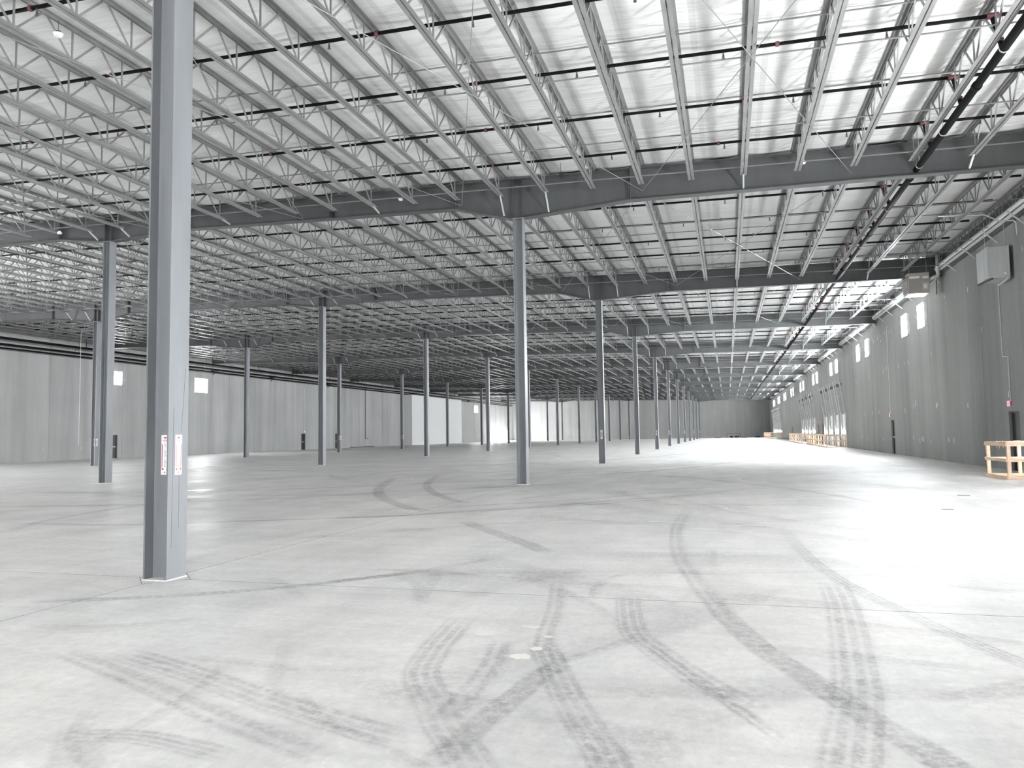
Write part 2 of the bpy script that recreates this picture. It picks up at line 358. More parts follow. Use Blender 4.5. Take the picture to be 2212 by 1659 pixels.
# ------------------------------------------------------------------ walls of tilt-up panels with real openings
def panel(axis, c, a0, a1, z0, z1, holes, th, mt, parent, out):
    A = sorted({a0, a1, *[min(max(h[k], a0), a1) for h in holes for k in (0, 1)]}); Z = sorted({z0, z1, *[min(max(h[k], z0), z1) for h in holes for k in (2, 3)]})
    inh = lambda a, z: any(h[0] < a < h[1] and h[2] < z < h[3] for h in holes)
    solid = {(i, j): not inh((A[i]+A[i+1])/2, (Z[j]+Z[j+1])/2) for i in range(len(A)-1) for j in range(len(Z)-1)}
    mb = MB(); P = (lambda d, a, z: (d, a, z)) if axis == 'x' else (lambda d, a, z: (a, d, z)); c2 = c+out*th
    def quad(*v): i = len(mb.v); mb.v.extend(v); mb.f.append((i, i+1, i+2, i+3))
    for (i, j), s in solid.items():
        if not s: continue
        b0, b1, y0, y1 = A[i], A[i+1], Z[j], Z[j+1]
        for d in (c, c2): quad(P(d, b0, y0), P(d, b1, y0), P(d, b1, y1), P(d, b0, y1))
        if not solid.get((i-1, j), False): quad(P(c, b0, y0), P(c2, b0, y0), P(c2, b0, y1), P(c, b0, y1))
        if not solid.get((i+1, j), False): quad(P(c, b1, y0), P(c2, b1, y0), P(c2, b1, y1), P(c, b1, y1))
        if not solid.get((i, j-1), False): quad(P(c, b0, y0), P(c2, b0, y0), P(c2, b1, y0), P(c, b1, y0))
        if not solid.get((i, j+1), False): quad(P(c, b0, y1), P(c2, b0, y1), P(c2, b1, y1), P(c, b1, y1))
    return mb.build('concrete_panel', mt, parent)
TH = .24
WINR = []
for n in (-5, 0, 1, 2, 3, 4, 5, 6, 7, 8):
    yc = 43.3+L*n
    for a in (yc-2.85, yc+.85): WINR.append((a+.6, a+1.95, 6.6, 7.8))
WINR = [h for h in WINR if h[1] < YF-1]
DOORR = [(y-.5, y+.5, .0, 2.06) for y in (29.75, 49.6, 83.9, 87.8, 122)]
DOCKY = [25.6]+[69.2+3.9*k for k in range(4)]+[91.6+4.35*k for k in range(4)]+[146+4.35*k for k in range(6)]
DOCKR = [(y-1.22, y+1.22, .0, 2.85) for y in DOCKY]
WINL = [(65.2, 67.2, 6.45, 7.95), (144.6, 146.2, 6.75, 7.97), (154.6, 156.8, 6.45, 8.0), (54.2, 55.5, 6.6, 7.82)]
DOORL = [(y-.5, y+.5, 0, 2.08) for y in (54.6, 85.9, 94.6, 144.2)]
GLASSL = [(164.6, 168.6, 0, 2.6), (171.6, 174.6, .45, 2.6), (177.4, 180, .3, 2.6)]
wr = struct('wall_right'); wl = struct('wall_left'); wf = struct('wall_far'); wb = struct('wall_back')
PWD = 7.62; start = 70.8-16*PWD
def panelled(parent, c, holes, out, ztop, wm):
    y = start
    while y < YF:
        a0, a1 = max(y, YB), min(y+PWD, YF)
        if a1 > a0+.05:
            g = .012; hs = [h for h in holes if h[1] > a0+g and h[0] < a1-g]
            panel('x', c, a0+g, a1-g, -.02, ztop, hs, TH, wm, parent, out)
        y += PWD
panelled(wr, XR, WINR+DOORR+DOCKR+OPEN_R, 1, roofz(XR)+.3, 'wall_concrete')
panelled(wl, XL, WINL+DOORL+GLASSL+FILL_L, -1, roofz(XL)+.3, 'wall_concrete_left')
# backing strips that close the panel joints
def joints(parent, c, out, ztop):
    y = start
    while y < YF:
        if y > YB+1: MB().box(min(c+out*.03, c+out*.2), max(c+out*.03, c+out*.2), y-.02, y+.02, 0, ztop).build('joint_seal', 'joint_filler', parent)
        y += PWD
joints(wr, XR, 1, roofz(XR)+.3); joints(wl, XL, -1, roofz(XL)+.3)
def endwall(parent, y, out):
    x = XL-.2
    while x < XR+.2:
        x1 = min(x+7.9, XR+.2); panel('y', y, x+.012, x1-.012, -.02, 11.2, [], TH, 'wall_concrete_end', parent, out)
        MB().box(x1-.02, x1+.02, min(y+out*.03, y+out*.2), max(y+out*.03, y+out*.2), 0, 11.2).build('joint_seal', 'joint_filler', parent); x = x1
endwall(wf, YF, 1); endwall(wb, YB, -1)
# shallow horizontal reveal line on the left wall and cast-in lifting pockets as pale vertical scars
MB().box(XL, XL+.006, 43, YF, 8.62, 8.66).build('reveal_line', 'frame_dark', wl)
rs = random.Random(11)
def scars(parent, c, out, y0, y1, n, zs):
    mb = MB()
    for k in range(n):
        y = rs.uniform(y0, y1); z = rs.choice(zs)+rs.gauss(0, .12); h = rs.uniform(.12, .3)
        mb.box(min(c, c-out*.004), max(c, c-out*.004), y-.03, y+.03, z-h/2, z+h/2)
    tag(mb.build('patched_scar', 'galvanised', parent), kind='stuff')
scars(wr, XR, 1, 27.5, 66, 60, [.9, 2.6, 5.2, 7.4]); scars(wl, XL, -1, 44, 140, 46, [1.0, 4.0, 7.2])

wcount = 0
def window(side, y0, y1, z0, z1, louver=False, pm='sky_pane'):
    global wcount; wcount += 1
    c = XR if side > 0 else XL; o = struct('window_%d' % wcount); g = side
    xa = c+g*.10; fr = .05
    def fb(a, b, d, e): return MB().box(min(xa, xa+g*.05), max(xa, xa+g*.05), a, b, d, e)
    fb(y0, y0+fr, z0, z1).build('window_frame', 'window_frame', o); fb(y1-fr, y1, z0, z1).build('window_frame', 'window_frame', o)
    fb(y0, y1, z0, z0+fr).build('window_frame', 'window_frame', o); fb(y0, y1, z1-fr, z1).build('window_frame', 'window_frame', o)
    ym = (y0+y1)/2; fb(ym-.025, ym+.025, z0, z1).build('mullion', 'window_frame', o)
    xb = c+g*.13
    for a, b in ((y0+fr, ym-.025), (ym+.025, y1-fr)): MB().box(min(xb, xb+g*.01), max(xb, xb+g*.01), a, b, z0+fr, z1-fr).build('pane', pm, o)
    if louver:
        for k in range(9):
            z = z0+.08+k*(z1-z0-.16)/8; MB().bar((c-g*.02, y0+.03, z-.02), (c-g*.02, y1-.03, z-.02), .012, .075, up=(1, 0, .8)).build('louver_slat', 'galvanised', o)
    return o
for h in WINR: window(1, *h)
for k, h in enumerate(WINL): window(-1, *h, louver=(k == 3), pm='left_pane' if k != 3 else 'low_glazing')
for h in GLASSL:
    o = window(-1, *h, pm='low_glazing')
# pale flat strip on the wall beside each right-hand window
for h in WINR: MB().box(XR-.012, XR, h[0]-.62, h[0]-.06, 6.62, 7.74).build('pale_strip', 'galvanised', wr)

# ------------------------------------------------------------------ man doors and exit signs
dcount = 0
def mandoor(side, h):
    global dcount; dcount += 1
    y0, y1, z0, z1 = h; c = XR if side > 0 else XL; g = side; o = struct('door_%d' % dcount)
    X = lambda a, b: (min(c+g*a, c+g*b), max(c+g*a, c+g*b))
    for a, b, d, e in ((y0, y0+.06, 0, z1), (y1-.06, y1, 0, z1), (y0, y1, z1-.06, z1)): MB().box(*X(.08, .2), a, b, d, e).build('door_frame', 'frame_dark', o)
    lf = MB().box(*X(.12, .17), y0+.06, y1-.06, .005, z1-.06).build('door_leaf', 'door_paint', o)
    MB().box(*X(.05, .11), y0+.12, y1-.12, .98, 1.05).build('push_bar', 'galvanised', lf)
    MB().box(*X(.10, .12), y0+.075, y0+.10, .1, z1-.1).build('light_gap_strip', 'galvanised', lf)  # pale strip standing in for the bright light gap at the door edge
    MB().box(*X(.06, .12), y0+.1, y0+.42, z1-.17, z1-.1).build('door_closer', 'frame_dark', lf)
def text(s, size, mt, parent, mw, name='lettering'):
    cu = bpy.data.curves.new(name, 'FONT'); cu.body = s; cu.size = size; cu.align_x = 'CENTER'; cu.align_y = 'CENTER'; cu.extrude = .0006; cu.materials.append(MATS[mt])
    tmp = bpy.data.objects.new(name, cu); me = bpy.data.meshes.new_from_object(tmp); bpy.data.objects.remove(tmp)
    o = link(name, me, parent); o.matrix_local = mw; return o
def facing(nrm, loc):
    """matrix whose local Z is nrm, local Y is up"""
    n = Vector(nrm).normalized(); up = Vector((0, 0, 1)); x = up.cross(n).normalized(); m = Matrix.Identity(4)
    for i in range(3): m[i][0], m[i][1], m[i][2], m[i][3] = x[i], up[i], n[i], loc[i]
    return m
def exit_sign(side, y, where):
    c = XR if side > 0 else XL; g = side
    o = thing('exit_sign', where, 'exit sign', (c, y, 2.24), 'exit signs over the doors')
    X = lambda a, b: (min(-g*a, -g*b), max(-g*a, -g*b))
    MB().box(*X(0, .05), -.16, .16, 0, .20).build('housing', 'white_plastic', o)
    MB().box(*X(.05, .053), -.145, .145, .012, .188).build('face_plate', 'sign_white', o)
    # the sign also shows a second face towards the hall
    MB().box(*X(.004, .048), -.163, -.16, .012, .188).build('end_face', 'sign_red', o)
    text('EXIT', .135, 'exit_red', o, facing((-g, 0, 0), (-g*.0538, 0, .10)))
for h in DOORR: mandoor(1, h)
for h in DOORL: mandoor(-1, h)
for y, s in ((30.05, 'white box exit sign with red letters over the nearest right-wall door'), (50.1, 'white and red exit sign over the second door along the right wall'), (84.9, 'small red exit sign between dock banks on right wall, nearer one'), (88.65, 'small red exit sign between dock banks on right wall, farther one')): exit_sign(1, y, s)
for y, s in ((86.1, 'lit exit sign over left-wall door right of the bright window'), (94.7, 'lit exit sign over the left-wall door hidden partly by a column'), (144.3, 'small exit sign over the left-wall door past the drywall room')): exit_sign(-1, y, s)
# conduits feeding the exit signs
def conduit(pts, r, label, mt='galvanised', name='conduit'):
    mb = MB()
    for a, b in zip(pts[:-1], pts[1:]): mb.tube(a, b, r, 6)
    return tag(mb.build(name, mt), label, 'conduit')
xc = XR-.03
conduit([(xc, 30.42, 7.0), (xc, 30.42, 4.05), (xc, 29.9, 3.98), (xc, 29.9, 2.45)], .014, 'thin metal conduit dropping to the nearest right-wall exit sign')
conduit([(xc, 49.9, 7.8), (xc, 49.9, 2.45)], .014, 'thin metal conduit dropping to the second right-wall exit sign')
xc = XL+.03
conduit([(xc, 86.05, 8.0), (xc, 86.05, 2.45)], .025, 'pale vertical conduit above the left-wall door by the bright window', 'white_plastic')
conduit([(xc, 94.7, 8.0), (xc, 94.7, 2.45)], .025, 'pale vertical conduit above the left-wall door partly hidden by column', 'white_plastic')
conduit([(xc, 144.9, 6.6), (xc, 144.9, 2.45)], .03, 'pale vertical conduit below the small left-wall window', 'white_plastic')
conduit([(XL+.05, 103.2, 8.9), (XL+.05, 103.2, 1.3), (XL+.05, 104, 1.25)], .035, 'dark pipe running down the left wall before the drywall room', 'dark_steel', 'drain_pipe')
tag(MB().box(XL, XL+.12, 98.5, 106, .0, .10).build('steel_sill', 'black_plastic'), 'black steel sill lying along the foot of the left wall', 'sill')

# ------------------------------------------------------------------ columns
GB = []   # girder depth profile, X and depth below the girder top
xB, xC = XA-W, XA-2*W
PROF = [(XR-.02, .90), (XA+3.5, .98), (XA+.25, 1.27), (XA-.25, 1.27), (XA-2.1, .82), (xB+3.3, .74), (xB+.25, .95), (xB-.25, .95), (xB-2.3, .74), (xC+2.4, .80), (xC+.25, 1.22), (xC-.25, 1.22), (xC-3.5, .97), (XL+.02, .90)]
def gtop(x): return roofz(x)-.07
def gdepth(x):
    for (x0, d0), (x1, d1) in zip(PROF[:-1], PROF[1:]):
        if x1 <= x <= x0: return d0+(d1-d0)*(x0-x)/(x0-x1)
    return .9
ROWN = {0: 'right', 1: 'middle', 2: 'left'}
COLS = [(0, g) for g in range(12)]+[(1, g) for g in range(1, 12)]+[(2, g) for g in range(2, 12)]
fl, wt = .020, .014
col_meshes = {}
for r in range(3):
    x = XA-r*W; h = gtop(x)-gdepth(x); a = D/2
    col_meshes[r] = [('flange', MB().box(-a, -a+fl, -a, a, 0, h-.02).mesh('flange', 'column_paint'), (0, 0, 0)), ('flange', MB().box(a-fl, a, -a, a, 0, h-.02).mesh('flange', 'column_paint'), (0, 0, 0)),
                     ('web', MB().box(-a+fl, a-fl, -wt/2, wt/2, 0, h-.02).prof([(-a+fl, -wt/2), (-a+fl, -.03), (-a+fl+.02, -wt/2)], 'z', 0, h-.02).mesh('web', 'column_paint'), (0, 0, 0)),
                     ('cap_plate', MB().box(-a-.03, a+.03, -a-.02, a+.02, h-.02, h).mesh('cap_plate', 'column_paint'), (0, 0, 0)),
                     ('base_grout', MB().prof([(-a-.004, -a-.006), (a+.006, -a-.008), (a+.010, a+.004), (-a-.006, a+.004)], 'z', .0002, .012).mesh('base_grout', 'floor_concrete'), (0, 0, 0))]
for r, g in COLS:
    if (r, g) == (0, 0): lab = 'tall grey steel H column nearest the camera, with two fire-extinguisher signs'
    else:
        n = g+1 if r == 0 else (g if r == 1 else g-1)
        lab = 'grey steel H column, %s from the camera in the %s-hand column row' % (nth(n), ROWN[r]) if r != 1 else 'grey steel H column, %s from the camera in the middle column row' % nth(n)
    o = thing('steel_column', lab, 'column', (XA-r*W, Y0+g*L, 0), 'steel columns in three rows')
    for nm, me, lc in col_meshes[r]: link(nm, me, o, lc)
    if (r, g) == (0, 0):
        for yy, z0_, z1_, dy in ((-.09, .35, 1.9, .012), (.02, .55, 1.12, 0), (.045, 1.62, 2.35, .06)): MB().bar((D/2+.0008, yy, z0_), (D/2+.0008, yy+dy, z1_), .0025, .0012).build('paint_crack', 'dark_steel', o)
# fire extinguisher signs
def ext_sign(x, y, z, nrm, label, full):
    o = thing('extinguisher_sign', label, 'sign', (0, 0, 0), 'fire extinguisher signs on the columns'); o.matrix_world = facing(nrm, (x, y, z))
    hw, hh = .052, .2225
    MB().box(-hw, hw, -hh, hh, 0, .0015).build('plate', 'sign_white', o)
    mb = MB(); mb.prof([(-.034, hh-.022), (0, hh-.044), (.034, hh-.022)], 'z', .0015, .0022); mb.build('top_arrow', 'sign_red', o)
    mb = MB(); mb.box(-.044, -.034, -.135, .12, .0015, .0022).box(.034, .044, -.135, .12, .0015, .0022); mb.build('border_stripe', 'sign_red', o)
    mb = MB(); mb.prof([(-.042, -.135), (-.042, -.170), (-.010, -.170)], 'z', .0015, .0022); mb.prof([(.042, -.135), (.010, -.170), (.042, -.170)], 'z', .0015, .0022); mb.build('arrow_corner', 'sign_red', o)
    if not full: 
        MB().box(-.012, .012, -.13, .13, .0015, .0022).build('lettering', 'sign_black', o); return
    T = lambda s, sz, mt, x_, y_: text(s, sz, mt, o, Matrix.Translation((x_, y_, .0022)))
    T('FIRE', .036, 'sign_red', 0, hh-.064)
    for k, ch in enumerate('EXTINGUISHER'): T(ch, .031, 'sign_black', 0, .128-k*.0235)
    for k, xx in enumerate((-.03, 0, .03)): MB().box(xx-.007, xx+.007, -.205, -.188, .0015, .0022).build('pictogram', 'sign_red' if k == 1 else 'sign_pink', o)
zs_ = 1.373
ext_sign(XA-.012, Y0-wt/2-.001, zs_, (0, -1, 0), 'fire extinguisher sign tucked in the recess of the nearest column', True)
ext_sign(XA+D/2+.0005, Y0+.005, zs_, (1, 0, 0), 'fire extinguisher sign on the bright flat face of the nearest column', True)
for g in (2, 4, 5, 7, 9, 11): ext_sign(XA-.02, Y0+g*L-wt/2-.001, zs_+.1, (0, -1, 0), 'fire extinguisher sign on the %s column of the right-hand row' % nth(g+1), False)
for g in (2, 4, 5):
    ext_sign(xC-.02, Y0+g*L-wt/2-.001, zs_+.1, (0, -1, 0), 'fire extinguisher sign in recess of the %s left-row column' % nth(g-1), False)
    ext_sign(xC+D/2+.0005, Y0+g*L, zs_+.1, (1, 0, 0), 'fire extinguisher sign on side face of the %s left-row column' % nth(g-1), False)

# ------------------------------------------------------------------ girders
SEG = [('right end', [XR-.02, XA+3.5]), ('right column', [XA+3.5, XA+.25, XA-.25, XA-2.1]), ('between right and middle columns', [XA-2.1, xB+3.3]), ('middle column', [xB+3.3, xB+.25, xB-.25, xB-2.3]),
       ('between middle and left columns', [xB-2.3, xC+2.4]), ('left column', [xC+2.4, xC+.25, xC-.25, xC-3.5]), ('left end', [xC-3.5, XL+.02])]
seg_meshes = []
FB, FT = .28, .024
for nm, X in SEG:
    e = .003; P = [X[0]-e]+X[1:-1]+[X[-1]+e]
    tops = [gtop(x) for x in P]; bots = [gtop(x)-gdepth(min(max(x, XL+.02), XR-.02)) for x in P]
    parts = []
    mb = MB(); pr = [(x, z-FT) for x, z in zip(P, tops)]+[(x, z+FT) for x, z in reversed(list(zip(P, bots)))]; i0 = len(mb.v)
    n = len(pr)
    for yy in (-.006, .006): mb.v += [(x, yy, z) for x, z in pr]
    for k in range(n): k2 = (k+1) % n; mb.f.append((k, k2, n+k2, n+k))
    mb.f.append(tuple(range(n))); mb.f.append(tuple(n+k for k in reversed(range(n))))
    parts.append(('web', mb.mesh('web', 'girder_paint')))
    for nmf, zz, sg in (('top_flange', tops, -1), ('bottom_flange', bots, 1)):
        mb = MB()
        for k in range(len(P)-1):
            i = len(mb.v)
            for x, z in ((P[k], zz[k]), (P[k+1], zz[k+1])):
                mb.v += [(x, -FB/2, z), (x, FB/2, z), (x, FB/2, z+sg*FT), (x, -FB/2, z+sg*FT)]
            mb.f += [tuple(i+q for q in t) for t in ((0, 1, 5, 4), (1, 2, 6, 5), (2, 3, 7, 6), (3, 0, 4, 7), (0, 3, 2, 1), (4, 5, 6, 7))]
        parts.append((nmf, mb.mesh(nmf, 'girder_paint')))
    st = [X[0]-.02, X[-1]+.02]
    if len(X) == 4: xm = (X[1]+X[2])/2; st += [xm-.15, xm+.15]
    for x in st:
        parts.append(('stiffener', MB().box(x-.008, x+.008, -.12, .12, gtop(x)-gdepth(x)+FT, gtop(x)-FT).mesh('stiffener', 'girder_paint')))
    seg_meshes.append((nm, parts))
# braces from joist ends down to the girder's bottom flange
def near_j(x): return min(JX, key=lambda v: abs(v-x))
BR = []
for i, x in enumerate(JX):
    dc = min(abs(x-c) for c in (XA, xB, xC))
    if dc < SP*.75 or i % 4 == 1: BR.append(x)
for g in range(0, 12):
    for k, (nm, parts) in enumerate(seg_meshes):
        if g == 0 and k != 1: continue
        xs0 = SEG[k][1]
        if not any(project((x, Y0+g*L, 8.9)) and -150 < project((x, Y0+g*L, 8.9))[0] < 2360 for x in (xs0[0], xs0[-1], (xs0[0]+xs0[-1])/2)): continue
        where = nm if 'between' in nm else ('over the '+nm if 'column' in nm else 'at the '+nm)
        ln = 'overhead girder line' if g == 0 else '%s girder line' % nth(g)
        o = thing('plate_girder', 'dark grey steel girder segment %s, %s from the camera' % (where, ln), 'girder', (0, Y0+g*L, 0), 'girder lines across the hall')
        for pn, me in parts: link(pn, me, o)
        if 1 <= g <= 6:
            for x in BR:
                if xs0[-1] < x < xs0[0]:
                    zb = gtop(x)-gdepth(x)+.06
                    MB().bar((x, -.55, roofz(x)-.70), (x, -.13, zb), .045, .045).build('flange_brace', 'galvanised', o)

# ------------------------------------------------------------------ open-web joists
PN = L/12
def joist_parts(ln, single):
    """joist along +Y starting at a girder line; local z=0 is the roof line"""
    e = .09; parts = []
    zt, zb = .015, -.70; gp, lg, th = .0125, .078, .007
    tc = MB().angle(gp, zt, lg, -.075, th, e, ln-e).angle(-gp, zt, -lg, -.075, th, e, ln-e)
    bc = MB().angle(gp, zb, lg, .075, th, .42, ln-.42).angle(-gp, zb, -lg, .075, th, .42, ln-.42)
    parts += [('top_chord', tc), ('bottom_chord', bc)]
    nodes = []; y = .30+PN*.22
    while y < ln-.25: nodes.append(y); y += PN
    mem = []
    for k, y in enumerate(nodes):
        yb = min(max(y, .5), ln-.5)
        mem.append(MB().bar((0, yb, zb+.03), (0, yb, zt-.03), .028, .028))
        for s in (-1, 1):
            yt = y+s*PN/2
            if e+.05 < yt < ln-e-.05: mem.append(MB().bar((0, yb+s*.03, zb+.04), (s*.006, yt-s*.02, zt-.03), .026, .034))
    if single:
        parts += [('web_member', b) for b in mem]
    else:
        al = MB()
        for b in mem:
            i = len(al.v); al.v += b.v; al.f += [tuple(i+q for q in f) for f in b.f]
        parts.append(('web_members', al))
    return [(n, b.mesh(n, 'joist_paint')) for n, b in parts], (tc, bc, mem)
PA, _ = joist_parts(L, True); PB, RAW = joist_parts(L, False); LL = YF-(Y0+11*L); PL, RAWL = joist_parts(LL, False)
JL = []
for b in range(12):
    ln = L if b < 11 else LL
    for i, x in enumerate(JX):
        best = 0
        pv = [project((x, Y0+b*L+ln*s/12, roofz(x)-.65)) for s in range(13)]
        for p, q in zip(pv[:-1], pv[1:]):
            if p and q and -20 < q[0] < 2232 and -20 < q[1] < 1000 and -200 < p[0] < 2400: best += min(math.hypot(p[0]-q[0], p[1]-q[1]), 400)
        JL.append((best, b, i, x))
vis = sorted([j for j in JL if j[0] > 0], reverse=True); chosen = vis[:296]; rest = vis[296:]
def bayname(b): return ['nearest bay', 'second bay', 'third bay', 'fourth bay', 'fifth bay', 'sixth bay', 'seventh bay', 'eighth bay', 'ninth bay', 'tenth bay', 'eleventh bay', 'twelfth bay'][b]
for sz, b, i, x in chosen:
    o = thing('roof_joist', 'grey open-web roof joist in the %s, %s from the right wall' % (bayname(b), nth(len(JX)-i)), 'joist', (x, Y0+b*L, roofz(x)), 'open-web joists in the %s' % bayname(b))
    for n, me in (PA if b == 0 else (PB if b < 11 else PL)): link(n, me, o)
al = MB()
for sz, b, i, x in rest:
    tc, bc, mem = RAW if b < 11 else RAWL
    for bb in [tc, bc]+mem:
        k = len(al.v); dy, dz = Y0+b*L, roofz(x)
        al.v += [(a+x, c+dy, d+dz) for a, c, d in bb.v]; al.f += [tuple(k+q for q in f) for f in bb.f]
if al.v: tag(al.build('distant_roof_joists', 'joist_paint'), 'mass of far grey roof joists over the back of the hall', 'joists', kind='stuff')

# ------------------------------------------------------------------ bridging lines across the joists
nb = 0
for b in range(0, 9):
    for k, (dy, top) in enumerate([(7.75, True), (7.95, False), (9.75, False), (11.6, False), (14.35, False), (4.4, False)]):
        if b == 0 and k == 5: continue
        y = Y0+b*L+dy; off = -.07 if top else -.615
        if k in (0,) and b > 3: continue
        nb += 1
        a, c = (XL+.3, roofz(XL+.3)+off), (XR-.25, roofz(XR-.25)+off)
        mb = MB().bar((a[0], y, a[1]), (c[0], y, c[1]), .034, .006); mb.bar((a[0], y+.015, a[1]+.016), (c[0], y+.015, c[1]+.016), .005, .034)
        tag(mb.build('bridging_angle', 'joist_paint'), 'thin steel bridging angle across the %s joists, %s one back' % (bayname(b), nth(k+1)), 'bridging', 'bridging lines across the joists')
# crossed rod bracing under the joists
nodesx = [XA+W/11*(2.7-4*k) for k in range(-1, 6)]
for b in (0, 1, 2):
    for k in range(len(nodesx)-1):
        xa, xb_ = nodesx[k], min(nodesx[k+1], XR-.5)
        for s in (0, 1):
            p = (xa if s else xb_, Y0+b*L+.05, roofz(xa if s else xb_)-.66); q = (xb_ if s else xa, Y0+(b+1)*L-.05, roofz(xb_ if s else xa)-.78)
            o = MB().tube((p[0], p[1], p[2]-.10+.012*s), (q[0], q[1], q[2]+.012*s), .009, 5).build('brace_rod', 'joist_paint')
            tag(o, 'thin diagonal brace rod in the %s, panel %s from right, leaning %s' % (bayname(b), nth(k+1), 'right' if s else 'left'), 'brace rod', 'crossed brace rods below the joists')

# ------------------------------------------------------------------ sprinkler pipework
head = MB().tube((0, 0, 0), (0, 0, -.06), .016, 6).tube((0, 0, -.06), (0, 0, -.10), .024, 6).tube((0, 0, -.125), (0, 0, -.131), .034, 8).bar((-.02, 0, -.10), (-.02, 0, -.127), .006).bar((.02, 0, -.10), (.02, 0, -.127), .006)
headm = head.mesh('sprinkler_head', 'brass'); clip = MB().tube((-.035, 0, 0), (.035, 0, 0), .056, 8).mesh('coupling', 'red_fitting')
PO = -.185
MX = 5.2
for b in range(0, 11):
    for k in range(6):
        y = Y0+b*L+(k+.32)*2.54
        if b == 0 and k < 1: continue
        x0, x1 = (-52.4, XR-.75)
        o = thing('sprinkler_branch', 'black sprinkler branch pipe across the %s, %s back from the near girder' % (bayname(b), nth(k+1)), 'sprinkler pipe', (0, y, 0), 'black sprinkler branch lines')
        MB().tube((x0, 0, roofz(x0)+PO), (x1, 0, roofz(x1)+PO), .037, 8).build('pipe', 'black_pipe', o)
        hx = [x1-1.0-3.05*q+(1.5 if k % 2 else 0) for q in range(20)]; hx = [x for x in hx if x > x0+.5 and x < x1-.2]
        if b < 2:
            for x in hx: link('sprinkler_head', headm, o, (x, 0, roofz(x)+PO-.03))
            for x in [x1-6.4*q-7.6-.6*(k % 3) for q in range(7)]: link('coupling', clip, o, (x, 0, roofz(x)+PO))
        else:
            mb = MB()
            for x in hx: mb.tube((x, 0, roofz(x)+PO), (x, 0, roofz(x)+PO-.13), .018, 4)
            tag(mb.build('sprinkler_heads', 'brass', o), kind='stuff')
        zm = 8.60
        rn = MB().tube((MX-.17, 0, roofz(MX)+PO), (MX-.04, 0, zm), .05, 8).build('riser_nipple', 'black_pipe', o)
        if b < 5:
            MB().tube((MX-.27, 0, roofz(MX)+PO), (MX-.07, 0, roofz(MX)+PO), .062, 8).build('tee_fitting', 'red_fitting', o)
            MB().tube((MX-.07, 0, zm+.10), (MX-.055, 0, zm+.16), .06, 8).build('riser_coupling', 'red_fitting', rn)
o = thing('sprinkler_main', 'large black sprinkler main running under the joists near the right wall', 'sprinkler pipe', (MX, 0, 8.58))
MB().tube((0, 2, 0), (0, 43.0, 0), .083, 12).build('pipe', 'black_pipe', o, True)
MB().tube((0, 43.0, 0), (0, 45.1, -.06), .085, 12).build('offset_pipe', 'black_pipe', o, True)
MB().tube((0, 45.1, -.06), (0, 183, -.06), .083, 12).build('pipe', 'black_pipe', o, True)
for y in (17.1, 23.0, 29.2, 35.3, 43.0, 45.1, 57): MB().tube((0, y-.06, 0 if y < 44 else -.06), (0, y+.06, 0 if y < 44 else -.06), .1, 12).build('coupling', 'red_fitting' if y > 40 else 'black_pipe', o)
for y in (15.5, 19.6, 21.9, 26, 31, 38): MB().tube((0, y, .09), (0, y, .75), .008, 5).tube((0, y-.015, 0), (0, y+.015, 0), .092, 12).build('hanger', 'galvanised', o)
for n, (dx, z, r, a) in enumerate(((1.5, 9.32, .10, 'upper'), (.75, 8.95, .09, 'middle'), (.35, 8.72, .07, 'lower'))):
    o = thing('wall_main', 'dark %s pipe of three running along the top of the left wall' % a, 'pipe', (XL+dx, 0, z), 'dark pipes along the left wall top')
    MB().tube((0, 40, 0), (0, 182, 0), r, 10).build('pipe', 'black_pipe', o, True)
    for y in range(42, 180, 8): MB().tube((0, y, 0), (0, y, .9), .03 if n == 0 else .012, 5).build('hanger', 'black_pipe', o)
for n, y in enumerate((68, 78.6, 92, 121, 150)):
    o = thing('girder_seat', 'dark steel bearing bracket on left wall top, %s along' % nth(n+1), 'bracket', (XL, y, 8.95), 'dark brackets on the left wall')
    MB().box(0, .55, -.28, .28, -.12, .12).build('shelf', 'dark_steel', o); MB().bar((.5, 0, -.1), (.02, 0, -.5), .05).build('strut', 'dark_steel', o)

# ------------------------------------------------------------------ right wall eave: ledger, insulation roll, struts
eo = thing('eave_ledger', 'grey steel ledger with lagging along the top of the right wall', 'ledger', (0, 0, 0))
MB().prof([(XR-.10, 8.46), (XR-.02, 8.46), (XR-.02, 9.15), (XR-.10, 9.15)], 'y', 20, YF-.2).build('ledger_plate', 'girder_paint', eo)
MB().prof([(XR-.30, 8.72), (XR-.24, 8.60), (XR-.13, 8.58), (XR-.105, 8.70), (XR-.14, 8.84), (XR-.25, 8.86)], 'y', 20, YF-.2).build('lagging_roll', 'insulation', eo)
y = 20.1; n = 0
while y < 110:
    n += 1
    o = MB().bar((XR-.52, y, 8.62), (XR-.01, y, 8.16), .055, .035).build('eave_strut', 'galvanised')
    tag(o, 'short pale angle strut under right-wall eave, %s from the camera' % nth(n), 'strut', 'angle struts under the right eave'); y += 2.54
